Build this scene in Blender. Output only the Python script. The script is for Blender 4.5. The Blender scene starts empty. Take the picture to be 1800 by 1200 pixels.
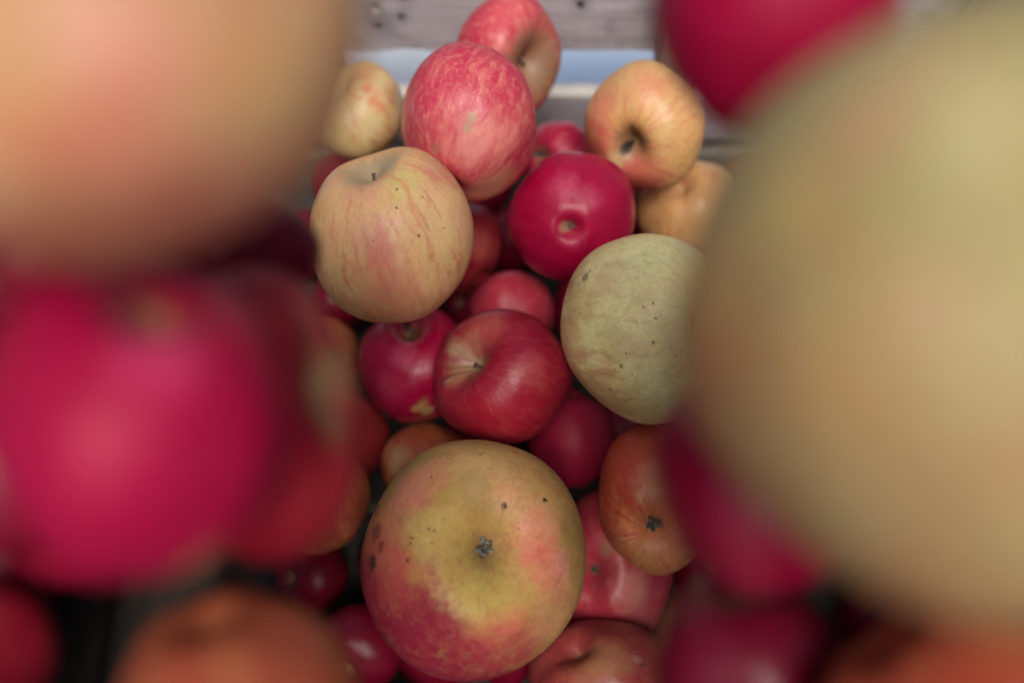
import bpy, bmesh, math, random
from math import sin, cos, pi, exp, radians
from mathutils import Vector, Matrix, noise

random.seed(7)
S = bpy.context.scene
COL = S.collection

# ------------------------------------------------------------------ camera
CAM = Vector((0.0, 0.0, 0.60))
F = 1500.0                                    # focal length in photograph pixels (1800 wide)
cd = bpy.data.cameras.new("camera")
cam = bpy.data.objects.new("camera", cd); COL.objects.link(cam)
cam.location = CAM
cam.rotation_euler = (radians(20), 0, 0)      # looking steeply down into the crate
cd.sensor_width = 36.0
cd.lens = 36.0 * F / 1800.0
cd.clip_start = 0.005; cd.clip_end = 400.0
cd.dof.use_dof = True
cd.dof.focus_distance = 0.405
cd.dof.aperture_fstop = 2.5
cd.dof.aperture_blades = 0
S.camera = cam
RIGHT = Vector((1, 0, 0)); UP = Vector((0, cos(radians(20)), sin(radians(20)))); FWD = Vector((0, sin(radians(20)), -cos(radians(20))))

# ------------------------------------------------------------------ sky and sun
SUN_EL, SUN_AZ = radians(74), radians(172)     # azimuth measured from +Y towards +X
w = bpy.data.worlds.new("World"); S.world = w; w.use_nodes = True
wn = w.node_tree.nodes; bg = wn["Background"]
sky = wn.new("ShaderNodeTexSky"); sky.sky_type = 'NISHITA'; sky.sun_disc = False
sky.sun_elevation = SUN_EL; sky.sun_rotation = SUN_AZ
sky.air_density = 1.0; sky.dust_density = 5.0; sky.ozone_density = 0.6
w.node_tree.links.new(sky.outputs[0], bg.inputs[0]); bg.inputs[1].default_value = 0.11
ld = bpy.data.lights.new("sun", 'SUN'); ld.energy = 2.0; ld.angle = radians(24); ld.color = (1.0, 0.95, 0.88)
sun = bpy.data.objects.new("sun", ld); COL.objects.link(sun)
dirn = Vector((sin(SUN_AZ) * cos(SUN_EL), cos(SUN_AZ) * cos(SUN_EL), sin(SUN_EL)))
sun.rotation_euler = dirn.to_track_quat('Z', 'Y').to_euler()
S.view_settings.view_transform = 'Standard'; S.view_settings.look = 'None'
S.view_settings.exposure = 0.2; S.view_settings.gamma = 1.0; S.view_settings.use_curve_mapping = False

# ------------------------------------------------------------------ small helpers
def cm(x, y, z): return CAM + Vector((x, y, z)) * 0.01
def project(p):
    q = p - CAM; d = q.dot(FWD)
    return 900 + F * q.dot(RIGHT) / d, 600 - F * q.dot(UP) / d
def unproject(px, py, d): return CAM + (FWD + RIGHT * ((px - 900) / F) + UP * ((600 - py) / F)) * (d * 0.01)
def link(name, me, mat=None, parent=None):
    o = bpy.data.objects.new(name, me); COL.objects.link(o)
    if mat is not None and me is not None and not me.materials: me.materials.append(mat)
    if parent is not None: o.parent = parent
    return o
def tag(o, label=None, cat=None, group=None, kind=None):
    if label: o['label'] = label
    if cat: o['category'] = cat
    if group: o['group'] = group
    if kind: o['kind'] = kind
    return o
def smooth(me):
    me.polygons.foreach_set('use_smooth', [True] * len(me.polygons))

# ------------------------------------------------------------------ node helper
class NT:
    def __init__(self, name):
        self.mat = bpy.data.materials.new(name); self.mat.use_nodes = True
        self.t = self.mat.node_tree; self.n = self.t.nodes; self.l = self.t.links
        self.b = self.n["Principled BSDF"]
    def put(self, sock, v):
        if isinstance(v, bpy.types.NodeSocket): self.l.new(v, sock)
        elif isinstance(v, (tuple, list, Vector)):
            v = tuple(v)
            if len(sock.default_value) == 4 and len(v) == 3: v = v + (1,)
            sock.default_value = v
        else: sock.default_value = v
    def m(self, op, a, b=0.0, c=0.0, clamp=False):
        x = self.n.new("ShaderNodeMath"); x.operation = op; x.use_clamp = clamp
        self.put(x.inputs[0], a); self.put(x.inputs[1], b); self.put(x.inputs[2], c); return x.outputs[0]
    def v(self, op, a, b=(0, 0, 0), s=None):
        x = self.n.new("ShaderNodeVectorMath"); x.operation = op
        self.put(x.inputs[0], a); self.put(x.inputs[1], b)
        if s is not None: self.put(x.inputs[3], s)
        return x.outputs[1] if op in ('LENGTH', 'DISTANCE', 'DOT_PRODUCT') else x.outputs[0]
    def mix(self, f, a, b):
        x = self.n.new("ShaderNodeMix"); x.data_type = 'RGBA'
        self.put(x.inputs[0], f); self.put(x.inputs[6], a); self.put(x.inputs[7], b); return x.outputs[2]
    def ss(self, x, lo, hi, a=0.0, b=1.0):
        r = self.n.new("ShaderNodeMapRange"); r.interpolation_type = 'SMOOTHSTEP'
        self.put(r.inputs[0], x); self.put(r.inputs[1], lo); self.put(r.inputs[2], hi); self.put(r.inputs[3], a); self.put(r.inputs[4], b)
        return r.outputs[0]
    def noise(self, vec, scale, detail=3.0, rough=0.55, dist=0.0, color=False):
        x = self.n.new("ShaderNodeTexNoise"); self.put(x.inputs['Vector'], vec)
        x.inputs['Scale'].default_value = scale; x.inputs['Detail'].default_value = detail
        x.inputs['Roughness'].default_value = rough; x.inputs['Distortion'].default_value = dist
        return x.outputs[1] if color else x.outputs[0]
    def voro(self, vec, scale):
        x = self.n.new("ShaderNodeTexVoronoi"); self.put(x.inputs['Vector'], vec); x.inputs['Scale'].default_value = scale
        return x.outputs['Distance'], x.outputs['Color']
    def sep(self, c):
        x = self.n.new("ShaderNodeSeparateColor"); self.put(x.inputs[0], c); return x.outputs
    def attr(self, name):
        x = self.n.new("ShaderNodeAttribute"); x.attribute_name = name; return x
    def bump(self, h, strength, dist):
        x = self.n.new("ShaderNodeBump"); self.put(x.inputs['Height'], h)
        x.inputs['Strength'].default_value = strength; x.inputs['Distance'].default_value = dist
        self.l.new(x.outputs[0], self.b.inputs['Normal'])

# ------------------------------------------------------------------ apple skin
SKINS = dict(
    crimson=dict(a=(.40, .004, .050), b=(.28, .001, .026), red=(.34, .001, .036), blush=.2, streak=(.48, .014, .075), sa=.24, lent=.25, lc=(.52, .12, .15), spk=0),
    pink=dict(a=(.66, .17, .15), b=(.72, .33, .20), red=(.50, .018, .064), blush=.30, streak=(.44, .010, .05), sa=.6, b2=(.70, .24, .18), mot=.4, lent=.25, lc=(.78, .45, .36), spk=.2),
    red=dict(a=(.38, .030, .044), b=(.38, .08, .05), red=(.28, .005, .026), blush=.35, streak=(.44, .09, .07), sa=.40, lent=.15, lc=(.65, .35, .25), spk=.12),
    yellow=dict(a=(.66, .42, .19), b=(.60, .43, .16), red=(.61, .20, .12), blush=-.34, streak=(.58, .13, .09), sa=.55, lent=.18, lc=(.42, .30, .10), spk=.55),
    green=dict(a=(.74, .67, .31), b=(.70, .57, .25), red=(.58, .35, .20), blush=-.70, streak=(.46, .35, .15), sa=.25, mot=.3, lent=.30, lc=(.34, .30, .11), spk=.95),
    orange=dict(a=(.58, .20, .07), b=(.60, .28, .10), red=(.45, .060, .030), blush=.12, streak=(.48, .075, .035), sa=.50, lent=.2, lc=(.60, .36, .16), spk=.3),
    big=dict(iso=1, a=(.48, .28, .095), b=(.35, .235, .06), red=(.56, .18, .10), blush=-.62, streak=(.46, .15, .08), sa=.40, lent=.30, lc=(.66, .50, .24), spk=.55),
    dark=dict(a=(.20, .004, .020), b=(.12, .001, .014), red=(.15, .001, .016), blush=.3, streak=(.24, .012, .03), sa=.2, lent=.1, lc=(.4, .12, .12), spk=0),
)
def skin(name, kind, seed, patches=(), bdir=(0, 0, 0), russet=(.30, .20, .08), rus=(.10, .05), rusC=.05, rough=.35, spec=.30, far=False, **over):
    P = dict(SKINS[kind]); P.update(over)
    t = NT(name); t.b.inputs['Specular IOR Level'].default_value = spec
    ap0 = t.attr('ap').outputs['Vector']; pol = t.attr('pol').outputs['Fac']
    off = Vector((seed * 3.17 % 17, seed * 5.71 % 13, seed * 1.93 % 11))
    ap = t.v('ADD', ap0, off)
    nl = t.noise(ap, 1.6, 3); nm = t.noise(ap, 5.5, 4); nf = t.noise(ap, 30, 4, .65)
    wob = t.v('SCALE', t.v('SUBTRACT', t.noise(ap, 3.2, 3, color=True), (.5, .5, .5)), s=.20)
    flat = t.v('NORMALIZE', t.v('ADD', t.v('MULTIPLY', ap0, (1, 1, 0)), t.v('MULTIPLY', wob, (1, 1, 0))))
    sv = t.v('ADD', t.v('ADD', flat, t.v('MULTIPLY', ap0, (0, 0, .22))), off)
    st = t.noise(sv, 9.0, 4, .62, .05); st2 = t.noise(t.v('ADD', t.v('ADD', flat, t.v('MULTIPLY', ap0, (0, 0, .6))), off), 26.0, 3, .6)
    if P.get('iso'): st = t.noise(ap, 7.5, 6, .66, .2); st2 = t.noise(ap, 21.0, 4, .62)
    ground = t.mix(t.ss(nl, .38, .64), P['a'], P['b'])
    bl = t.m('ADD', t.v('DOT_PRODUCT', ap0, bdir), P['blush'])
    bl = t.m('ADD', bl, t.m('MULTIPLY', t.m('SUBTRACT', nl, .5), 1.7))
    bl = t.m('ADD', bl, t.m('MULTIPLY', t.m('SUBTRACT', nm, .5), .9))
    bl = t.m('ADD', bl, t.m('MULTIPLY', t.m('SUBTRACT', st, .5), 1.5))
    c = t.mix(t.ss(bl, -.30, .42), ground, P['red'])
    # skin patches: blush, russet, bruises, and some painted shade and highlights
    pw = t.v('ADD', ap0, t.v('SCALE', t.v('SUBTRACT', t.noise(ap, 5.0, 7, .68, color=True), (.5, .5, .5)), s=.42))
    small = t.v('ADD', ap0, t.v('SCALE', t.v('SUBTRACT', t.noise(ap, 30.0, 3, color=True), (.5, .5, .5)), s=.07))
    late = []
    for (p0, r, pc, al) in patches:
        big = r > .13
        d = t.v('DISTANCE', pw if big else small, p0)
        k = t.ss(d, r * (.25 if big else .55), r * (1.45 if big else 1.35), al, 0.0)
        if big: k = t.m('MULTIPLY', k, t.ss(t.m('ADD', t.m('MULTIPLY', st, .6), t.m('MULTIPLY', nm, .5)),    .32, .62, .50, 1.08))
        if big: c = t.mix(k, c, pc)
        else: late.append((k, pc))
    c = t.mix(t.ss(st, .50, .70, 0, P['sa']), c, P['streak'])
    c = t.mix(t.ss(st2, .52, .74, 0, P['sa'] * .45), c, P['streak'])
    c = t.mix(t.ss(st2, .46, .28, 0, P['sa'] * .35), c, P['b'])
    mo = t.noise(t.v('ADD', t.v('ADD', flat, t.v('MULTIPLY', ap0, (.4, .4, 1.1))), off), 9.0, 5, .66, .1); mo2 = t.noise(t.v('ADD', t.v('ADD', flat, t.v('MULTIPLY', ap0, (.3, .3, .7))), off), 4.2, 6, .66, .1)
    if P.get('iso'): mo = t.noise(ap, 8.0, 7, .7, .3); mo2 = t.noise(ap, 3.6, 7, .7, .2)
    c = t.mix(t.ss(mo, .50, .66, 0, P.get('mot', .22)), c, P['b2'] if 'b2' in P else tuple(x * .62 for x in P['red']) if P['blush'] > -.3 else tuple(x * y for x, y in zip(P['b'], (.72, .62, .5))))
    c = t.mix(t.ss(mo2, .50, .70, 0, P.get('mot', .22) * .8), c, P['streak'])
    # russet in the cavities
    pr = t.m('ADD', pol, t.m('MULTIPLY', t.m('SUBTRACT', st, .5), .20))
    c = t.mix(t.ss(pr, rus[0], rus[0] - rus[1] * 1.4, 0, .85), c, russet)
    c = t.mix(t.ss(pr, 1 - rusC, 1 - rusC * .3, 0, .6), c, russet)
    # lenticels, specks and scuffs
    d1, c1 = t.voro(ap, 17.0); r1 = t.sep(c1)
    c = t.mix(t.m('MULTIPLY', t.ss(d1, .11, .05), t.ss(r1[0], .35, .6, 0, P['lent'])), c, P['lc'])
    d2, c2 = t.voro(t.v('ADD', small, off), 12.0); r2 = t.sep(c2)
    k = t.m('MULTIPLY', t.m('LESS_THAN', d2, t.m('MULTIPLY', t.m('POWER', r2[1], 2.0), .11)), t.m('GREATER_THAN', r2[0], .55))
    c = t.mix(t.m('MULTIPLY', k, P['spk']), c, (.10, .06, .025))
    sc = t.noise(t.v('MULTIPLY', ap, (1, 1, .5)), 7.5, 6, .72, 1.4)
    c = t.mix(t.ss(sc, .60, .68, 0, .5 * min(1, P['spk'] + .12)), c, (.24, .16, .07))
    c = t.mix(t.ss(nf, .36, .64, 0, .17), c, (.22, .012, .03) if P['red'][1] < .01 else (.30, .2, .12))
    for k, pc in late: c = t.mix(k, c, pc)
    t.put(t.b.inputs['Base Color'], c)
    t.put(t.b.inputs['Roughness'], t.m('ADD', t.m('ADD', t.m('MULTIPLY', nm, .22), rough - .11), t.m('MULTIPLY', t.m('SUBTRACT', nf, .5), .22)))
    t.bump(t.m('ADD', t.m('MULTIPLY', nm, .8), t.m('ADD', t.m('MULTIPLY', st2, .35), t.m('MULTIPLY', nf, .15))), .30, .0012)
    return t.mat

# ------------------------------------------------------------------ apple body
def apple_profile(seed, rows, cols, flat=.90, stemd=.46, stemw=.34, cald=.34, calw=.30, taper=.10, lobes=.028, lump=.022, crease=0.0):
    rnd = random.Random(seed); p5 = rnd.uniform(0, 2 * pi); p2 = rnd.uniform(0, 2 * pi); o = Vector((seed * 2.3, seed * 1.1, 4))
    vs, ap, pl = [], [], []
    for i in range(rows + 1):
        th = pi * i / rows
        for j in range(cols if 0 < i < rows else 1):
            ph = 2 * pi * j / cols
            r = 1 - stemd * exp(-(th / stemw) ** 2 * (1 + .25 * sin(ph * 2 + p2))) - cald * exp(-((pi - th) / calw) ** 2)
            r *= 1 + lobes * cos(5 * ph + p5) * (sin(th) ** 1.2) * (.35 + .9 * th / pi)
            r *= 1 + .022 * cos(2 * ph + p2) * sin(th)
            if crease:
                dp = (ph - p2 + pi) % (2 * pi) - pi
                r *= 1 - crease * exp(-(dp / .20) ** 2) * exp(-((th - .40) / .38) ** 2)
            x, y, z = r * sin(th) * cos(ph), r * sin(th) * sin(ph), r * cos(th) * flat
            n = noise.noise(Vector((x, y, z)) * 1.3 + o) * lump * 2 + noise.noise(Vector((x, y, z)) * 3.4 + o) * lump * .45
            wgt = min(1.0, sin(th) * 2.2)
            k = (1 + taper * cos(th) * .8) * (1 + n * wgt)
            vs.append(Vector((x * k, y * k, z * (1 + n * wgt)))); ap.append(Vector((sin(th) * cos(ph), sin(th) * sin(ph), cos(th)))); pl.append(i / rows)
    def ix(i, j): return 0 if i == 0 else (1 + (rows - 1) * cols if i == rows else 1 + (i - 1) * cols + j % cols)
    fs = []
    for i in range(rows):
        for j in range(cols):
            if i == 0: fs.append((0, ix(1, j), ix(1, j + 1)))
            elif i == rows - 1: fs.append((ix(i, j), ix(rows, 0), ix(i, j + 1)))
            else: fs.append((ix(i, j), ix(i + 1, j), ix(i + 1, j + 1), ix(i, j + 1)))
    return vs, ap, pl, fs
def mesh_from(name, vs, fs, ap=None, pl=None):
    me = bpy.data.meshes.new(name); me.from_pydata([tuple(v) for v in vs], [], fs); smooth(me)
    if ap:
        a = me.attributes.new('ap', 'FLOAT_VECTOR', 'POINT'); a.data.foreach_set('vector', [c for v in ap for c in v])
        a = me.attributes.new('pol', 'FLOAT', 'POINT'); a.data.foreach_set('value', pl)
    return me
def stem_mat():
    t = NT("stem_bark"); co = t.n.new("ShaderNodeTexCoord").outputs['Object']
    n = t.noise(co, 700, 4); t.put(t.b.inputs['Base Color'], t.mix(n, (.035, .022, .012), (.15, .10, .055))); t.b.inputs['Roughness'].default_value = .8
    t.bump(n, .5, .0004); return t.mat
def calyx_mat():
    t = NT("dried_calyx"); co = t.n.new("ShaderNodeTexCoord").outputs['Object']
    n = t.noise(co, 500, 4); t.put(t.b.inputs['Base Color'], t.mix(t.ss(n, .3, .7), (.03, .026, .02), (.21, .20, .15))); t.b.inputs['Roughness'].default_value = .85
    t.bump(n, .6, .0004); return t.mat
STEM, CALYX = stem_mat(), calyx_mat()

def make_stem(parent, base, axis, L, R, seed):
    rnd = random.Random(seed); z = axis.normalized(); x = z.orthogonal().normalized(); y = z.cross(x)
    bx, by = rnd.uniform(-.35, .35), rnd.uniform(-.35, .35); n, k = 9, 7; vs, fs = [], []
    for j in range(k):
        u = j / (k - 1); c = z * (L * u - .15 * L) + (x * bx + y * by) * L * u * u
        rr = R * (1.25 - .65 * sin(u * pi * .75) + (.55 * max(0, u - .75) * 4))
        for i in range(n):
            a = 2 * pi * i / n; vs.append(c + (x * cos(a) + y * sin(a)) * rr * (1 + rnd.uniform(-.12, .12)))
    for j in range(k - 1):
        for i in range(n): fs.append((j * n + i, j * n + (i + 1) % n, (j + 1) * n + (i + 1) % n, (j + 1) * n + i))
    fs.append(tuple(range(n - 1, -1, -1))); fs.append(tuple((k - 1) * n + i for i in range(n)))
    o = link("stem", mesh_from("stem", vs, fs), STEM, parent); o.location = base; return o
def make_calyx(parent, base, axis, R, seed):
    rnd = random.Random(seed); z = axis.normalized(); x = z.orthogonal().normalized(); y = z.cross(x); vs, fs = [], []
    for s in range(5):                        # five dried sepals, curled and uneven
        a = 2 * pi * s / 5 + rnd.uniform(-.3, .3); d = x * cos(a) + y * sin(a); sd = z.cross(d)
        L = R * rnd.uniform(.8, 1.3); W = R * rnd.uniform(.28, .42); curl = rnd.uniform(.1, 1.0); tw = rnd.uniform(-.5, .5)
        b0 = len(vs)
        for j in range(5):
            u = j / 4; c = d * (L * (.18 + .85 * u - .35 * curl * u * u)) + z * (R * (.25 + .75 * u * (1 - .6 * u) * curl * 1.5)) + sd * (tw * W * u * u)
            ww = W * (1 - u) ** .7 * (1.0 - .3 * (1 - u)) + R * .02
            for q in (-1, 0, 1): vs.append(c + sd * (q * ww) + z * (R * .14 * (abs(q)) * rnd.uniform(.4, 1.2)))
            for q in (1, 0, -1): vs.append(c + sd * (q * ww * .95) - z * (R * .06) + z * (R * .12 * abs(q)))
        for j in range(4):
            for q in range(6):
                p, r = b0 + j * 6 + q, b0 + j * 6 + (q + 1) % 6; fs.append((p, r, r + 6, p + 6))
        fs.append(tuple(b0 + q for q in range(5, -1, -1))); fs.append(tuple(b0 + 24 + q for q in range(6)))
    for s in range(9):                        # shrivelled stamens
        a = rnd.uniform(0, 2 * pi); rr = rnd.uniform(0, .3) * R; c = (x * cos(a) + y * sin(a)); b0 = len(vs)
        for (u, wd) in ((0, .09), (1, .05)):
            for i in range(4):
                b = i * pi / 2; vs.append(c * (rr + u * R * .25) + z * (R * (.1 + u * rnd.uniform(.4, .65))) + (x * cos(b) + y * sin(b)) * R * wd)
        for i in range(4): fs.append((b0 + i, b0 + (i + 1) % 4, b0 + 4 + (i + 1) % 4, b0 + 4 + i))
        fs.append((b0 + 4, b0 + 5, b0 + 6, b0 + 7))
    o = link("calyx", mesh_from("calyx", vs, fs), CALYX, parent); o.location = base; return o

def make_apple(key, box, depth, stemdir, kind, label, group, patches=(), spin=0.0, rows=72, cols=96, dots=1.0, stem=None, calyx=None, shape={}, blushv=None, **sk):
    """box = outline (centre and half sizes) the apple shows in the photograph; depth = distance of its centre, cm."""
    cx, cy, rx, ry = box; seed = (sum(map(ord, key)) * 13 + len(label)) % 97 + 1
    vs, ap, pl, fs = apple_profile(seed, rows, cols, **shape)
    ctr = unproject(cx, cy, depth)
    wv = (CAM - ctr).normalized(); u = (RIGHT - wv * RIGHT.dot(wv)).normalized(); v = wv.cross(u)
    sd = Vector(stemdir).normalized(); q = Vector((0, 0, 1)).rotation_difference(sd).to_matrix() @ Matrix.Rotation(spin, 3, 'Z')
    L = [q @ p for p in vs]
    R0 = .5 * (rx + ry) / F * depth * .01
    ax = [R0, R0, R0 * .97]; sh = Vector((0, 0, 0))
    for it in range(5):
        W = [ctr + sh + u * (p.x * ax[0]) + v * (p.y * ax[1]) + wv * (p.z * ax[2]) for p in L]
        pr = [project(p) for p in W]
        x0, x1 = min(p[0] for p in pr), max(p[0] for p in pr); y0, y1 = min(p[1] for p in pr), max(p[1] for p in pr)
        ax[0] *= 2 * rx / (x1 - x0); ax[1] *= 2 * ry / (y1 - y0)
        sh += (u * (cx - (x0 + x1) / 2) - v * (cy - (y0 + y1) / 2)) * (depth * .01 / F)
    org = ctr + sh
    me = mesh_from("apple", [p - org for p in W], fs, ap, pl)
    o = link("apple", me); o.location = org
    # where the listed skin patches lie on this fruit
    nrm = [n.vector.copy() for n in me.vertex_normals]
    front = [k for k in range(len(W)) if nrm[k].dot(CAM - W[k]) > 0]
    Rp = .5 * (rx + ry); pts = []
    for (px, py, r, pc, al) in patches:
        b = min(front, key=lambda k: (pr[k][0] - px) ** 2 + (pr[k][1] - py) ** 2)
        pts.append((ap[b], r / Rp * (dots if r < 7 else 1), pc, al))
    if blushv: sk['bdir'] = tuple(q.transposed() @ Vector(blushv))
    me.materials.append(skin("skin_" + kind, kind, seed, pts, **sk))
    wdir = (u * sd.x + v * sd.y + wv * sd.z)
    if stem: make_stem(o, W[0] - org, wdir, stem[0] * .01, stem[1] * .01, seed)
    if calyx: make_calyx(o, W[-1] - org - wdir * (.0006), -wdir, calyx * .01, seed)
    tag(o, label, "apple", group)
    return o, org, R0

# ------------------------------------------------------------------ weathered wood
def wood(name, c0, c1, c2, knots=(), scale=1.0, axis=0):
    t = NT(name); co = t.n.new("ShaderNodeTexCoord").outputs['Object']
    rand = t.n.new("ShaderNodeObjectInfo").outputs['Random']
    off = t.v('SCALE', (3.1, 1.7, 2.3), s=rand)
    st = [1, 1, 1]; st[axis] = .07
    gv = t.v('ADD', t.v('MULTIPLY', co, tuple(st)), off)
    g = t.noise(gv, 330 * scale, 6, .68, .6); g2 = t.noise(gv, 90 * scale, 4, .6, 1.2)
    bl = t.noise(t.v('ADD', co, off), 26, 5, .62); fine = t.noise(co, 420, 4, .7)
    c = t.mix(t.ss(g, .35, .68), c0, c1); c = t.mix(t.ss(g2, .52, .72, 0, .55), c, c2); c = t.mix(t.ss(bl, .48, .66, 0, .6), c, tuple(x * .62 for x in c0))
    c = t.mix(t.ss(fine, .6, .75, 0, .35), c, tuple(x * .45 for x in c0))
    h = t.m('ADD', t.m('MULTIPLY', g, .8), t.m('MULTIPLY', fine, .35))
    wob = t.v('ADD', co, t.v('SCALE', t.v('SUBTRACT', t.noise(co, 260, 3, color=True), (.5, .5, .5)), s=.005))
    for (p, r, kc) in knots:
        d = t.v('LENGTH', t.v('MULTIPLY', t.v('SUBTRACT', wob, p), (1, 0, 1)))
        c = t.mix(t.ss(d, r * .5, r, .95, 0), c, kc); c = t.mix(t.ss(d, r, r * 3.2, .35, 0), c, tuple(x * .4 for x in c0))
        h = t.m('SUBTRACT', h, t.ss(d, r * .3, r * 1.1, 2.5, 0))
    t.put(t.b.inputs['Base Color'], c); t.b.inputs['Roughness'].default_value = .82; t.b.inputs['Specular IOR Level'].default_value = .25
    t.bump(h, .55, .0012); return t.mat
def plank(name, size, loc, mat, parent, seed=0, nx=40, rot=0.0, rough=.0007):
    """board size (x, y, z) in metres, long axis x before rot about Z, edges worn"""
    X, Y, Z = size; ny = 3; nz = 6; vs, ix = [], {}
    def vid(i, j, k):
        if (i, j, k) not in ix:
            x, y, z = (i / nx - .5) * X, (j / ny - .5) * Y, (k / nz - .5) * Z
            n = noise.noise(Vector((x * 60, y * 60 + seed, z * 60))); n2 = noise.noise(Vector((x * 260, seed * 3, z * 90)))
            ed = sum((j in (0, ny), k in (0, nz), i in (0, nx)))
            if k in (0, nz): z += (n * rough * 1.2 + n2 * rough) * (1 if k == 0 else .5)
            y += n * rough * .5
            if ed >= 2: y *= 1 - min(.3, .0011 / Y); z *= 1 - .0011 / Z
            ix[(i, j, k)] = len(vs); vs.append((x, y, z))
        return ix[(i, j, k)]
    fs = []
    for i in range(nx):
        for j in range(ny):
            for k, fl in ((0, 1), (nz, 0)):
                f = [vid(i, j, k), vid(i + 1, j, k), vid(i + 1, j + 1, k), vid(i, j + 1, k)]; fs.append(f[::-1] if fl else f)
        for k in range(nz):
            for j, fl in ((0, 0), (ny, 1)):
                f = [vid(i, j, k), vid(i + 1, j, k), vid(i + 1, j, k + 1), vid(i, j, k + 1)]; fs.append(f[::-1] if fl else f)
    for j in range(ny):
        for k in range(nz):
            for i, fl in ((0, 1), (nx, 0)):
                f = [vid(i, j, k), vid(i, j + 1, k), vid(i, j + 1, k + 1), vid(i, j, k + 1)]; fs.append(f[::-1] if fl else f)
    me = bpy.data.meshes.new(name); me.from_pydata(vs, [], fs); smooth(me); me.set_sharp_from_angle(angle=radians(40)) if hasattr(me, 'set_sharp_from_angle') else None
    o = link(name, me, mat, parent); o.location = loc; o.rotation_euler = (0, 0, rot); return o

# ------------------------------------------------------------------ ground, tarpaulin
t = NT("packed_earth"); co = t.n.new("ShaderNodeTexCoord").outputs['Object']
n1 = t.noise(co, 8, 6); n2 = t.noise(co, 140, 4)
t.put(t.b.inputs['Base Color'], t.mix(n1, (.10, .085, .07), (.19, .165, .14))); t.b.inputs['Roughness'].default_value = .95
t.bump(t.m('ADD', n1, n2), .6, .004)
me = bpy.data.meshes.new("ground"); me.from_pydata([(-150, -150, 0), (150, -150, 0), (150, 150, 0), (-150, 150, 0)], [], [(0, 1, 2, 3)])
tag(link("ground", me, t.mat), kind="structure", label="packed bare earth under the crate")

t = NT("blue_sheet"); co = t.n.new("ShaderNodeTexCoord").outputs['Object']
n1 = t.noise(co, 5, 4); n2 = t.noise(co, 45, 4)
sx = t.n.new("ShaderNodeSeparateXYZ"); t.put(sx.inputs[0], co)
k = t.ss(t.m('ADD', sx.outputs[0], t.m('MULTIPLY', n1, .06)), -.02, .06)
c = t.mix(k, (.74, .79, .81), (.56, .70, .86)); c = t.mix(t.ss(n2, .5, .75, 0, .25), c, (.66, .72, .80))
t.put(t.b.inputs['Base Color'], c); t.b.inputs['Roughness'].default_value = .5
t.bump(n2, .3, .003)
bm = bmesh.new(); N, M = 48, 40; g = []
for i in range(N + 1):
    for j in range(M + 1):
        x, y = (i / N - .5) * 1.2, .40 + .8 * j / M
        z = .012 + .010 * (noise.noise(Vector((x * 7, y * 7, 1))) + .5 * noise.noise(Vector((x * 19, y * 19, 5)))) * (1 if 0 < i < N and 0 < j < M else .3)
        g.append(bm.verts.new((x, y, max(.004, z))))
for i in range(N):
    for j in range(M): bm.faces.new((g[i * (M + 1) + j], g[(i + 1) * (M + 1) + j], g[(i + 1) * (M + 1) + j + 1], g[i * (M + 1) + j + 1]))
r = bmesh.ops.extrude_face_region(bm, geom=bm.faces[:]); bmesh.ops.translate(bm, verts=[e for e in r['geom'] if isinstance(e, bmesh.types.BMVert)], vec=(0, 0, .0015))
bmesh.ops.recalc_face_normals(bm, faces=bm.faces[:])
me = bpy.data.meshes.new("plastic_sheet"); bm.to_mesh(me); bm.free(); smooth(me)
tag(link("plastic_sheet", me, t.mat), "pale blue plastic sheet glimpsed through the gap between the crate boards", "plastic sheet")

# ------------------------------------------------------------------ the big crate
def E(name, loc): o = bpy.data.objects.new(name, None); o.empty_display_size = .02; COL.objects.link(o); o.location = loc; return o
LIGHT_TILT = 12.0  # upper back board leans back so it catches more light
BY = 38.0                                      # inner face of the back boards, cm in front of the camera foot
ZU, ZL = -47.7, -52.3                          # bottom of the upper back board, top of the lower one
crate = E("wooden_crate", (0, .13, .005)); tag(crate, "weathered grey wooden crate with gaps between its back boards, full of apples", "crate")
def inv(o, p): return Vector(p) - o.location
def ray_back(px, py):                          # point of the back boards that the photograph shows at a pixel
    d = FWD + RIGHT * ((px - 900) / F) + UP * ((600 - py) / F); return CAM + d * ((BY * .01) / d.y)
UPC = cm(0, BY + .6 + 1.4, (ZU - 34.6) / 2)
kn = []
for (px, py, r, kc) in ((700, 10, .0018, (.02, .016, .014)), (710, 20, .0022, (.03, .022, .02)), (657, 36, .0026, (.55, .52, .46)), (1082, 7, .0022, (.015, .012, .012)),
                        (1022, 31, .0020, (.012, .01, .01)), (1035, 12, .0012, (.05, .04, .04)), (705, 48, .0016, (.08, .07, .06)), (665, 62, .0020, (.10, .09, .09))):
    kn.append((ray_back(px, py) - UPC + Vector((0, .008, 0)), r * 1.7, kc))
W_UP = wood("grey_board", (.40, .365, .385), (.53, .49, .52), (.61, .59, .62), kn, .8)
W_LO = wood("dull_board", (.46, .40, .43), (.58, .53, .56), (.66, .62, .65))
W_FLOOR = wood("floor_slat", (.035, .031, .029), (.065, .058, .054), (.055, .05, .047))
W_EDGE = wood("pale_cut_edge", (.50, .47, .42), (.62, .58, .52), (.55, .52, .47))
W_POST = wood("brown_post", (.20, .165, .13), (.29, .245, .20), (.25, .22, .19), axis=2)
W_OLD = wood("old_slat", (.16, .14, .125), (.23, .20, .18), (.19, .17, .16))
W_OLDY = wood("old_slat_cross", (.16, .14, .125), (.23, .20, .18), (.19, .17, .16), axis=0)
pb = plank("plank", (.66, .012, (ZU * -1 - 34.6) * .01), inv(crate, UPC), W_UP, crate, 3, 110, rough=.0014)
pb.rotation_euler = (radians(-LIGHT_TILT), 0, 0); pb['label'] = "upper back board with dark knot holes"
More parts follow.
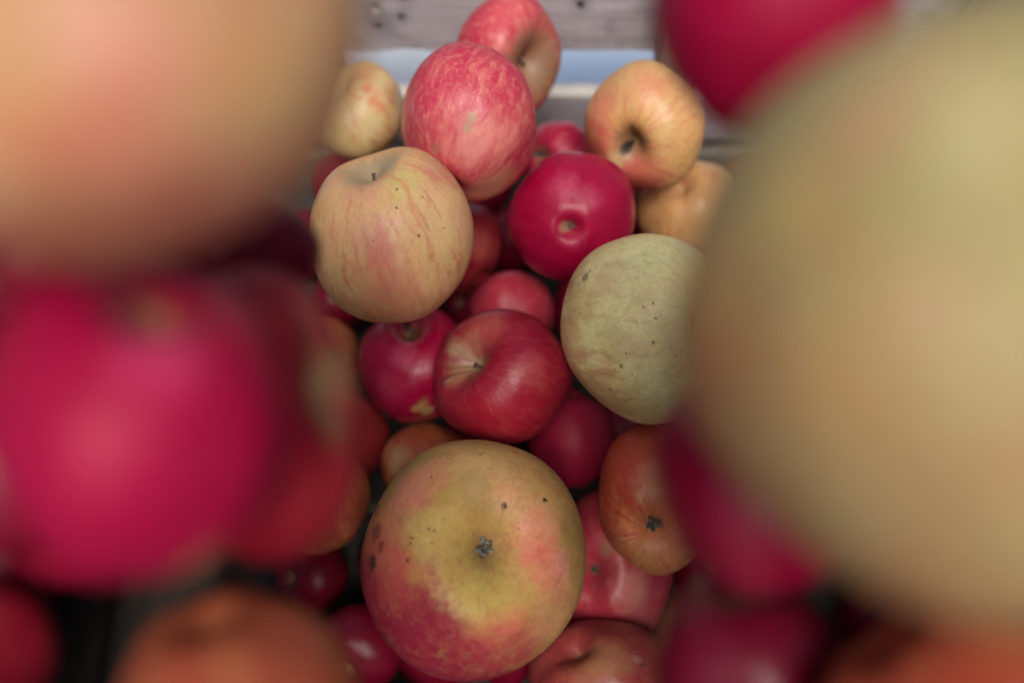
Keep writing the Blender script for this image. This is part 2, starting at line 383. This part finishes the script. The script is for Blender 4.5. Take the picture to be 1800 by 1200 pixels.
p = plank("plank", (.66, .012, .057), inv(crate, cm(0, BY + .6, ZL - 2.85)), W_LO, crate, 9, 80)
p.data.materials.append(W_EDGE)
for f in p.data.polygons:
    if f.normal.z > .8: f.material_index = 1
for z in (-30.6, -39.5, -50.5): plank("plank", (.66, .012, .072 if z < -31 else .05), inv(crate, cm(0, -12.6, z)), W_OLD, crate, z, 30)
for s in (-1, 1):
    for z in (-30.6, -39.5, -50.5): plank("plank", (.492, .012, .072 if z < -31 else .05), inv(crate, cm(s * 32.2, 13, z)), W_OLDY, crate, z + s, 30, rot=pi / 2)
for k in range(7): plank("plank", (.655, .058, .010), inv(crate, cm(0, -8.6 + k * 7.05, -58.4)), W_FLOOR, crate, k + 30, 24)
def post(x, y, parent, z0=-57.8, z1=-34.8, sx=2.9, sy=2.4):
    o = plank("post", ((z1 - z0) * .01, sy * .01, sx * .01), inv(parent, cm(x, y, (z0 + z1) / 2)), W_POSTX, parent, x, 24); o.rotation_euler = (0, pi / 2, 0); return o
W_POSTX = wood("brown_post_board", (.34, .28, .22), (.44, .38, .32), (.40, .36, .31))
for (x, y) in ((11.0, BY - 1.3), (-13.0, BY - 1.3), (30.0, BY - 1.3), (-30.0, BY - 1.3), (30.0, -10.7), (-30.0, -10.7)): post(x, y, crate)

# ------------------------------------------------------------------ two shallow trays standing on the crate's rim
W_TRAY = wood("dark_tray_slat", (.016, .012, .010), (.028, .021, .017), (.022, .018, .015))
def tray(s, label):
    tr = E("wooden_tray", (s * .21, .01, .323)); tag(tr, label, "tray", "shallow trays on the crate rim")
    x0, x1 = 7.7, 34.0; xm = (x0 + x1) / 2
    for k in range(6): plank("plank", (.25, .040, .008), inv(tr, cm(s * (x0 + 2.3 + k * 4.34), 0, -27.6)), W_TRAY, tr, k + s * 20, 20, rot=pi / 2)
    for x in (x0 + .4, x1 - .4): plank("plank", (.25, .008, .038), inv(tr, cm(s * x, 0, -25.2)), W_TRAY, tr, x, 20, rot=pi / 2)
    for y in (-12.2, 12.2): plank("plank", ((x1 - x0 - 1.7) * .01, .008, .038), inv(tr, cm(s * xm, y, -25.2)), W_TRAY, tr, y, 20)
    return tr
tray(-1, "dark slatted tray under the blurred pink streaked yellow apple"); tray(1, "dark slatted tray under the huge blurred green yellow apple")

# ------------------------------------------------------------------ the apples
HEAP = "apples heaped in the wooden crate"; NEAR = "out of focus apples heaped on the trays"
BLK = (.012, .010, .010); BRN = (.16, .09, .04)
placed = []
def A(*a, **k):
    o, c, r = make_apple(*a, **k); placed.append((c, r)); return o

A('M1', (832, 985, 199, 213), 40.0, (-.18, -.12, -.97), 'big', "largest yellow apple blotched with red, dried calyx facing up, two black specks", HEAP, dots=.9, calyx=.62, spin=.6, spec=.16, rough=.46,
  shape=dict(flat=.80, cald=.50, calw=.33, lobes=.012, lump=.012, taper=.02), rusC=.11, russet=(.24, .165, .06), spk=.95, blushv=(-.95, -1.05, .1), blush=-.62, red=(.21, .008, .030), b2=(.30, .14, .05), streak=(.42, .12, .065), mot=.40, sa=.22,  # crimson skin at lower left, darkened further with painted shade
  patches=[(700, 1110, 110, (.20, .010, .032), .9), (650, 1040, 70, (.25, .012, .034), .9), (790, 1165, 100, (.22, .014, .034), .9), (905, 1150, 75, (.30, .03, .045), .8),
           (690, 1010, 60, (.46, .08, .07), .6), (975, 1085, 60, (.55, .26, .14), .6), (660, 925, 55, (.60, .17, .07), .75), (720, 860, 60, (.60, .21, .13), .9), (760, 830, 40, (.58, .24, .13), .7), (690, 960, 50, (.52, .13, .09), .7), (900, 860, 40, (.56, .28, .15), .6), (840, 815, 50, (.60, .40, .17), .5),
           (950, 935, 45, (.62, .24, .15), .8), (955, 975, 36, (.60, .15, .10), .9), (985, 1000, 34, (.66, .26, .20), .8), (975, 1040, 34, (.58, .16, .11), .7), (900, 1085, 30, (.60, .14, .11), .5), (870, 1105, 40, (.50, .08, .08), .5),
           (855, 1030, 60, (.44, .36, .085), .75), (780, 950, 60, (.47, .34, .10), .6), (842, 880, 34, (.28, .19, .07), .7), (836, 840, 26, (.33, .22, .09), .6), (1010, 925, 30, (.30, .20, .07), .75),
           (975, 1060, 32, (.36, .24, .09), .6), (740, 930, 40, (.50, .38, .11), .6),
           (889, 884, 6.0, (.03, .018, .012), 1), (884, 889, 3.5, (.16, .05, .03), 1), (956, 879, 5.5, (.015, .012, .01), 1), (654, 988, 13, (.055, .025, .022), .92), (660, 940, 18, (.17, .035, .04), .75), (668, 958, 10, (.14, .03, .035), .7),
           (752, 928, 4, BRN, 1), (762, 934, 3.5, BRN, 1), (722, 952, 3, BLK, 1), (718, 980, 3.5, BLK, 1), (726, 942, 3, BLK, 1), (848, 797, 3, BLK, 1), (757, 835, 3, BLK, 1), (913, 927, 3, BRN, 1), (760, 953, 3, BRN, 1)])
A('M2', (688, 413, 145, 155), 44.0, (-.31, .88, .38), 'yellow', "big peach yellow apple with faint pink streaks and a stem hollow on top", HEAP, dots=.62, stem=(.42, .09), spin=1.1,
  shape=dict(stemd=.36, stemw=.42, taper=-.04, lobes=.012, flat=.94, lump=.012), rus=(.17, .05), a=(.72, .40, .19), b=(.66, .42, .17), mot=.30, russet=(.33, .27, .15),
  patches=[(655, 420, 42, (.66, .30, .22), .7), (680, 455, 34, (.62, .22, .16), .6), (655, 500, 45, (.60, .20, .12), .6), (700, 500, 34, (.58, .18, .13), .65), (690, 540, 60, (.52, .16, .09), .6), (745, 545, 45, (.52, .22, .12), .5),
           (705, 318, 34, (.60, .50, .16), .8), (735, 350, 30, (.66, .50, .22), .5), (770, 400, 50, (.68, .48, .22), .6), (640, 330, 40, (.62, .28, .18), .5), (770, 300, 35, (.50, .24, .17), .55), (820, 400, 36, (.52, .28, .18), .5),
           (698, 362, 3.2, BLK, 1), (734, 412, 3.2, BLK, 1), (760, 452, 5, (.40, .18, .06), .9), (738, 345, 3, BRN, 1), (683, 300, 3, BRN, 1), (700, 332, 4, BRN, .8), (774, 465, 3, BRN, 1), (782, 402, 3, BRN, 1), (660, 422, 3, BRN, .8)])
A('M3', (824, 215, 119, 142), 46.0, (.42, .80, -.42), 'pink', "large pink red striped apple leaning on the topmost red apple", HEAP, spin=2.0, shape=dict(taper=.05, flat=.96, lobes=.02),
  patches=[(875, 325, 45, (.62, .36, .18), .75), (830, 335, 40, (.50, .22, .14), .6), (760, 120, 60, (.50, .03, .075), .6), (740, 190, 45, (.48, .03, .07), .6), (745, 260, 40, (.34, .05, .07), .6),
           (850, 160, 40, (.72, .30, .20), .5), (830, 250, 45, (.74, .34, .28), .6), (880, 230, 40, (.70, .25, .20), .5), (826, 205, 10, (.35, .28, .14), .6), (820, 222, 9, (.35, .28, .14), .6), (763, 262, 8, (.25, .12, .08), .6),])
A('M4', (895, 97, 92, 112), 52.0, (.62, -.16, .74), 'pink', "topmost red apple against the crate board with a deep brown stem hollow", HEAP, spin=.4, stem=(.7, .10),
  shape=dict(stemd=.68, stemw=.46, crease=.16), rus=(.27, .10), russet=(.24, .14, .075), b=(.60, .14, .11),
  patches=[(970, 80, 34, (.25, .12, .075), .85), (965, 140, 34, (.30, .20, .10), .85), (945, 165, 26, (.32, .20, .10), .7), (960, 40, 34, (.40, .12, .08), .7), (900, 130, 30, (.50, .03, .06), .6), (885, 25, 35, (.66, .12, .12), .5),
           (952, 112, 27, (.085, .045, .028), .8), (956, 156, 3, BLK, 1), (840, 12, 18, (.32, .12, .08), .6)])  # dark brown patch paints the shade inside the stem hollow
A('M5', (1004, 380, 113, 114), 48.0, (.02, .19, -.97), 'crimson', "round glossy crimson apple with its small calyx hole in the middle", HEAP, calyx=.26, spin=.9, rough=.30,
  shape=dict(flat=.94, cald=.30, calw=.15, lobes=.015, taper=.05), rusC=.02,
  patches=[(996, 397, 12, (.42, .26, .16), .8), (990, 330, 30, (.55, .08, .15), .6), (1030, 350, 25, (.55, .08, .15), .45), (1010, 425, 18, (.52, .07, .13), .45), (1050, 350, 22, (.46, .03, .09), .3)])  # upper pink patches paint the soft highlight
A('M6', (1134, 220, 107, 115), 50.0, (-.27, -.34, .90), 'yellow', "orange yellow apple with a dark stem hole beside the corner post", HEAP, spin=.2,
  shape=dict(stemd=.50, stemw=.26), rus=(.13, .06), russet=(.15, .08, .035), a=(.66, .36, .13), b=(.66, .42, .17), blushv=(-.45, -.85, -.2), blush=-.25, red=(.52, .09, .065),
  patches=[(1048, 230, 38, (.52, .10, .08), .85), (1062, 180, 30, (.60, .20, .12), .75), (1115, 318, 48, (.50, .08, .07), .85), (1150, 300, 30, (.60, .20, .10), .6), (1085, 278, 20, (.66, .50, .24), .7), (1130, 140, 34, (.66, .30, .16), .6), (1155, 150, 26, (.58, .20, .11), .6),
           (1112, 226, 8, (.20, .11, .04), .8), (1100, 243, 20, (.36, .19, .08), .7), (1103, 258, 11, BLK, .95)])  # black patch at the pole paints the shade of the stem hole
A('M7', (1142, 578, 157, 168), 43.0, (.76, .05, .64), 'green', "large pale green yellow apple speckled with brown dots, nearest the orange red one", HEAP, dots=.66, spin=1.7, shape=dict(taper=.0, lobes=.012, flat=.97, lump=.014), mot=.42, sa=.30, blushv=(-.8, -.35, 0), red=(.52, .27, .13), blush=-.62,
  patches=[(1000, 590, 45, (.58, .33, .15), .8), (1010, 520, 34, (.58, .42, .17), .6), (1075, 480, 30, (.56, .34, .20), .6), (1110, 620, 30, (.54, .36, .20), .45), (1045, 690, 50, (.42, .30, .12), .6), (1120, 720, 55, (.36, .26, .11), .6), (1030, 540, 30, (.60, .52, .19), .6),
           (1150, 460, 40, (.58, .54, .25), .6), (1070, 590, 34, (.42, .36, .15), .5), (1026, 487, 9, (.16, .13, .06), .75), (1036, 480, 5, (.14, .11, .05), .7), (1018, 497, 5, (.15, .12, .05), .6), (1146, 603, 5, (.16, .12, .05), .9), (1018, 546, 3, BLK, .9), (1099, 622, 3, BRN, 1), (1112, 655, 4, BRN, 1), (1145, 533, 3, BLK, .9), (1133, 543, 3, BRN, 1),
           (1090, 640, 4, BRN, .8), (1072, 683, 6, (.22, .17, .07), .8), (1060, 660, 4, BRN, .8), (1155, 560, 3.5, BRN, .9)])
A('M8', (885, 661, 123, 119), 46.0, (-.60, .33, .73), 'red', "dark red apple with an olive stem hollow, in the middle of the heap", HEAP, stem=(.55, .11), spin=.3, rough=.34,
  shape=dict(stemd=.50, stemw=.34, crease=.16, lobes=.03, taper=.12), rus=(.11, .06), russet=(.27, .215, .095),
  patches=[(806, 612, 20, (.38, .28, .14), .85), (808, 655, 24, (.34, .23, .12), .8), (800, 670, 18, (.42, .18, .09), .6), (835, 600, 16, (.30, .17, .08), .7), (850, 570, 40, (.48, .12, .09), .6), (920, 720, 70, (.34, .008, .025), .7), (840, 740, 60, (.34, .008, .025), .7), (930, 650, 30, (.44, .09, .09), .5)])
A('M9', (725, 637, 95, 106), 50.0, (-.10, .76, .64), 'crimson', "shiny crimson apple with a yellow patch, beneath the big peach yellow one", HEAP, stem=(.7, .12), spin=.5, rough=.28, shape=dict(stemw=.3),
  patches=[(715, 569, 11, (.02, .012, .010), .9), (742, 712, 15, (.50, .34, .12), .85), (750, 722, 13, (.46, .30, .11), .8), (733, 718, 11, (.48, .30, .11), .7), (712, 620, 26, (.56, .08, .16), .6), (680, 680, 26, (.46, .05, .10), .5), (745, 735, 26, (.34, .10, .05), .6)])  # pink patch on the upper cheek paints its highlight
A('M10', (901, 548, 75, 73), 52.3, (.3, .8, -.5), 'pink', "small pink red apple peeping out above the dark red middle one", HEAP, spin=.7, shape=dict(flat=1.0), a=(.52, .03, .075), b=(.56, .07, .10), red=(.44, .012, .05), b2=(.58, .09, .11))
A('M11', (978, 278, 62, 65), 56.6, (-.56, .10, .82), 'crimson', "small crimson apple with a black stem pit, wedged behind the glossy round one", HEAP, stem=(.4, .13), spin=.2, shape=dict(stemw=.22), streak=(.62, .16, .18), sa=.5, patches=[(944, 270, 7.6, BLK, .95)])  # black spot paints the shade in the stem pit
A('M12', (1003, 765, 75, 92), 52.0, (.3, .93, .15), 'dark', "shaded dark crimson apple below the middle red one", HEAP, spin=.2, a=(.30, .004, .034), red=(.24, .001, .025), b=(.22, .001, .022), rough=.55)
A('M13', (1152, 878, 101, 133), 45.0, (.02, .44, -.90), 'orange', "orange red apple with a star shaped calyx, under the green yellow one", HEAP, calyx=.56, spin=.2, shape=dict(cald=.38, calw=.34), rusC=.03, blushv=(-.3, .6, 0), a=(.68, .22, .085), b=(.70, .31, .12), red=(.52, .055, .030), blush=.15, sa=.6, mot=.4, 
  patches=[(1085, 960, 40, (.36, .15, .06), .7), (1130, 985, 36, (.44, .26, .09), .7), (1080, 800, 40, (.44, .06, .03), .7), (1140, 770, 40, (.46, .10, .05), .7), (1150, 850, 40, (.60, .28, .13), .7), (1070, 930, 30, (.34, .06, .045), .6)])
A('M14', (1072, 995, 114, 135), 51.2, (.30, .05, -.95), 'pink', "pink red apple with grey calyx, tucked under the orange red one", HEAP, calyx=.34, spin=1.2, shape=dict(cald=.36, calw=.30), rusC=.04, russet=(.20, .14, .10), sa=.28, mot=.22, red=(.42, .016, .05), blush=.5,
  patches=[(1075, 1005, 28, (.33, .015, .04), .85), (1058, 1030, 22, (.34, .02, .045), .7), (1110, 1040, 40, (.62, .26, .20), .7), (1080, 950, 30, (.60, .22, .16), .5), (1010, 900, 40, (.50, .04, .06), .6), (1130, 1090, 40, (.40, .10, .12), .6), (1165, 1050, 34, (.50, .02, .06), .7), (1063, 968, 14, (.30, .18, .10), .6)])
A('M15', (1060, 1195, 132, 108), 46.2, (.4, -.5, -.75), 'red', "brownish red apple half hidden at the front beside the largest one", HEAP, spin=.9, a=(.34, .10, .06), b=(.38, .19, .08), red=(.28, .02, .03),
  patches=[(1060, 1150, 45, (.44, .24, .10), .6), (1030, 1180, 35, (.42, .20, .09), .5), (1118, 1158, 10, (.40, .16, .12), .8), (960, 1180, 50, (.27, .02, .03), .7), (1125, 1168, 5, (.12, .05, .03), .8)])
A('M16', (628, 195, 81, 88), 52.0, (-.55, .55, .45), 'yellow', "pale yellow apple with one red streak beside the large pink red one", HEAP, spin=.1, a=(.64, .50, .24),
  patches=[(655, 175, 14, (.62, .18, .12), .7), (672, 190, 13, (.62, .20, .14), .6), (645, 158, 9, (.62, .14, .1), .7), (690, 170, 26, (.42, .20, .09), .7), (640, 130, 30, (.52, .26, .13), .6), (700, 220, 26, (.48, .26, .15), .6), (650, 222, 30, (.64, .52, .26), .6)])
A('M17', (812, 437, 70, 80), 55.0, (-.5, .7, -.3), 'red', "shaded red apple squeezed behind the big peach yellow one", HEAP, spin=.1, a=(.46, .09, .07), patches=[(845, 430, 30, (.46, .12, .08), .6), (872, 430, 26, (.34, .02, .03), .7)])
A('M18', (1212, 372, 94, 92), 55.0, (.2, -.5, -.8), 'orange', "orange apple with reddish flecks above the green yellow one", HEAP, spin=.3, a=(.60, .32, .12), b=(.62, .36, .15), sa=.3, blush=-.3)
A('M19', (748, 817, 78, 76), 52.2, (-.3, .6, -.6), 'orange', "small orange red apple with yellow cheek behind the largest one", HEAP, spin=.8,
  patches=[(705, 800, 24, (.56, .38, .15), .9), (690, 820, 20, (.54, .36, .14), .8), (740, 775, 40, (.44, .06, .03), .85), (800, 770, 30, (.34, .05, .02), .7)])
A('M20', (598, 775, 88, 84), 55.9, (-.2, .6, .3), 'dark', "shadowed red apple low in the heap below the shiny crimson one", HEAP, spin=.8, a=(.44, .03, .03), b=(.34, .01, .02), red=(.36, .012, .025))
A('M21', (560, 882, 91, 92), 50.9, (-.4, .6, .3), 'orange', "orange apple whose edge shows beside the largest one", HEAP, spin=.8)
A('M22', (555, 640, 80, 82), 56.1, (-.4, .6, .3), 'orange', "hidden orange apple behind the shiny crimson one", HEAP, spin=.4)
A('M23', (1040, 545, 64, 84), 57.9, (.2, .6, .3), 'crimson', "crimson apple showing as a sliver behind the green yellow one", HEAP, spin=.4)
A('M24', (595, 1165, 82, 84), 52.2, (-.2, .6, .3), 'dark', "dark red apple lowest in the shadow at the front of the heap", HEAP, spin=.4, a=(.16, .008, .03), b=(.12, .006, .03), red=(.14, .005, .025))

# the near, out of focus heaps on the trays
A('LY', (158, -60, 482, 535), 12.5, (-.9, .3, .3), 'yellow', "huge blurred peach yellow apple with a rosy streaked cheek", NEAR, spin=.5, spk=0, sa=.15, lent=0, blush=-.42, a=(.54, .285, .145), b=(.52, .32, .14), rough=.6, spec=.14, shape=dict(lobes=.012), blushv=(-.1, -.95, .1), red=(.42, .11, .07),  # rosy brown of the underside is shade painted into the skin colour
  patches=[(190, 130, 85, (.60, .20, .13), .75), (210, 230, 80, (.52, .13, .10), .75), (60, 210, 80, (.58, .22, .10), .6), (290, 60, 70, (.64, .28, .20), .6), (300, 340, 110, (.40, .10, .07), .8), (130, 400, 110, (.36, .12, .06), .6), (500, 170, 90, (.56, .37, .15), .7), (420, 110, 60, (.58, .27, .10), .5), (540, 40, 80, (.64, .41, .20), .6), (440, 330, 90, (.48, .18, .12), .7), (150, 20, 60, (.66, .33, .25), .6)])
A('LR', (232, 735, 268, 285), 15.5, (.1, .8, .5), 'crimson', "blurred crimson pink apple with a bright sheen below the huge peach one", NEAR, spin=.5, rough=.52, spec=.14, sa=.1, lent=0, a=(.34, .001, .044), b=(.25, .001, .026), red=(.29, .001, .034),
  patches=[(270, 620, 80, (.62, .06, .17), .6), (360, 980, 40, (.40, .16, .06), .7), (330, 1000, 35, (.36, .14, .05), .6), (170, 790, 70, (.46, .02, .07), .6)])  # large bright pink patch paints the highlight of the sheen
A('LG', (445, 730, 190, 262), 20.5, (.75, .3, .55), 'red', "blurred dull red apple with an olive stem end behind the crimson pink one", NEAR, spin=.5, sa=.1, lent=0, rus=(.15, .08), russet=(.17, .12, .055), spec=.12, rough=.6, a=(.26, .012, .022), b=(.25, .03, .02), red=(.20, .002, .014),
  patches=[(590, 650, 55, (.19, .12, .055), .8), (575, 740, 50, (.17, .08, .035), .7), (550, 560, 55, (.46, .12, .09), .6), (560, 900, 90, (.26, .012, .02), .8)])
A('LD', (425, 445, 140, 110), 25.0, (.2, .8, -.3), 'dark', "dim dark crimson apple in the blurred gap beneath the huge peach one", NEAR, spin=.5, a=(.09, .001, .010), b=(.07, .001, .009), red=(.08, .001, .009), streak=(.1, .002, .012), spec=.12)  # pigment taken almost to black to paint the shade of the gap
A('LO', (405, 1285, 225, 250), 17.9, (.2, -.5, -.3), 'orange', "blurred orange red apple at the near end of the peach one's heap", NEAR, spin=.5, sa=.15, lent=0, spk=0, a=(.30, .08, .03), b=(.32, .11, .04), red=(.26, .03, .018), spec=.14)
A('LC', (-70, 1170, 175, 152), 20.9, (-.4, .6, .3), 'red', "blurred red apple cut off behind the near orange red one", NEAR, spin=.5, sa=.1, lent=0)
A('RY', (1756, 545, 566, 562), 12.5, (.95, .1, .3), 'green', "huge blurred green yellow apple filling its side of the view", NEAR, spin=.5, spk=0, sa=.05, lent=0, shape=dict(lobes=.012), blushv=(-.55, -.8, 0), red=(.38, .19, .075), blush=-.22, a=(.36, .30, .13), b=(.35, .30, .12), rough=.6, spec=.14,  # warm cheek colour; its brown lower side also carries painted shade
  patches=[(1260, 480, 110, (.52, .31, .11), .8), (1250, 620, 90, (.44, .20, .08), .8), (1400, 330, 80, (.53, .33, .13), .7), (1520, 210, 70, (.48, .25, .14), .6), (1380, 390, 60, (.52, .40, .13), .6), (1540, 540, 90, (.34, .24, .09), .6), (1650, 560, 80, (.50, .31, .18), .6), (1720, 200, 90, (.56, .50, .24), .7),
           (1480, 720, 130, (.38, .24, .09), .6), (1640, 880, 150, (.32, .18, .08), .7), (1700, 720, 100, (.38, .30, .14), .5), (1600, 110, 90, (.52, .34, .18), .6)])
A('RC', (1368, 12, 222, 232), 17.8, (.1, .8, .3), 'crimson', "blurred crimson apple just behind the huge green yellow one", NEAR, spin=.5, sa=.1, lent=0, rough=.52, spec=.14, a=(.34, .001, .040), b=(.26, .001, .026), red=(.29, .001, .032))
A('RD', (1330, 850, 180, 200), 20.0, (.1, .8, .3), 'crimson', "blurred dull crimson apple half under the huge green yellow one", NEAR, spin=.5, sa=.1, lent=0, a=(.19, .004, .024), b=(.15, .001, .018), red=(.17, .001, .018), streak=(.24, .01, .04))
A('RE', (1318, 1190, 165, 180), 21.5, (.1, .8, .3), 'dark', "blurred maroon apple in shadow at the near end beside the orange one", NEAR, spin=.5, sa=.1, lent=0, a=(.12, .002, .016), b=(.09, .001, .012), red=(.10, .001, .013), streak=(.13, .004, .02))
A('RO', (1690, 1320, 262, 255), 17.3, (.3, -.6, -.3), 'orange', "blurred bright orange red apple below the huge green yellow one", NEAR, spin=.5, sa=.2, lent=0, spk=0, a=(.40, .09, .03), b=(.42, .12, .04), red=(.34, .035, .02), spec=.14)

# apples deeper down that carry the ones above and show only as dark shapes in the gaps
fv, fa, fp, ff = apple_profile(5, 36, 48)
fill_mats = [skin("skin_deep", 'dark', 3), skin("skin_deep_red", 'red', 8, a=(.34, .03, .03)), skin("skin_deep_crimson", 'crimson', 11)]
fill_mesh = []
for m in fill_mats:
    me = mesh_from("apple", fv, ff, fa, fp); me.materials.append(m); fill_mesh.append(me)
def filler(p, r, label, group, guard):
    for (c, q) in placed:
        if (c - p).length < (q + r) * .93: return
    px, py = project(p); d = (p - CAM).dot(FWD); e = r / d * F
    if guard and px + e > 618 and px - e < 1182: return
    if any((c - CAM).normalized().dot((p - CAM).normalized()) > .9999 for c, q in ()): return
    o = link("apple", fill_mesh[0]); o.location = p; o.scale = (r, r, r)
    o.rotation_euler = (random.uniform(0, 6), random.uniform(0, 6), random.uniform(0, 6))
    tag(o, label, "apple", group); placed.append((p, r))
NEAR_BIG = list(placed[24:])
def drop(p, r, label, group):                 # one supporting apple; False once something already holds the place
    for (c, q) in placed:
        if (c - p).length < (q + r) * .90: return False
    px, py = project(p); e = r / (p - CAM).dot(FWD) * F
    if px + e > 612 and px - e < 1188: return False
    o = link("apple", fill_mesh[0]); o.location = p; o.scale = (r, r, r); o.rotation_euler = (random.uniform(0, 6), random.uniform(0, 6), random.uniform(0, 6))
    tag(o, label, "apple", group); placed.append((p, r)); return True
for (c, q) in NEAR_BIG:
    s = 1 if c.x > 0 else -1
    for ang in (-70, 0, 70):
        for tilt in (35, 55, 75):
            r = .0225; a = radians(ang); tl = radians(tilt)
            p = c + Vector((s * cos(a) * sin(tl), sin(a) * sin(tl), -cos(tl))) * (q + r) * .97
            if abs(p.x) < .100 or p.y > .10: continue
            n = 0
            while p.z > CAM.z - .2515 and drop(p, r, "dark apple stacked under the huge blurred ones as their support", "apples carrying the near ones"):
                p = p + Vector((s * random.uniform(0, .006), random.uniform(-.008, .004), -r * 1.93)); n += 1
            if n: break
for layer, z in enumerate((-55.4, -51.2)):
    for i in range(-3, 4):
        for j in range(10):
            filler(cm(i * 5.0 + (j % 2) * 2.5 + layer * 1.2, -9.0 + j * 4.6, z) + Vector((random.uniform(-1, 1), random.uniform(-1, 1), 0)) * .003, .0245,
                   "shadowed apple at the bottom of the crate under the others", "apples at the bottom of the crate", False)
for s in (-1, 1):
    for layer, z in enumerate((-24.9, -21.2, -17.6)):
        for i in range(3 - layer):
            for j in range(5 - layer):
                filler(cm(s * (10.4 + i * 4.5 + layer * 1.4 + (j % 2) * 1.6), -6.5 + j * 4.2 + layer * 1.8, z), .0215,
                       "blurred apple under the near ones on its tray", "apples at the bottom of the trays", True)
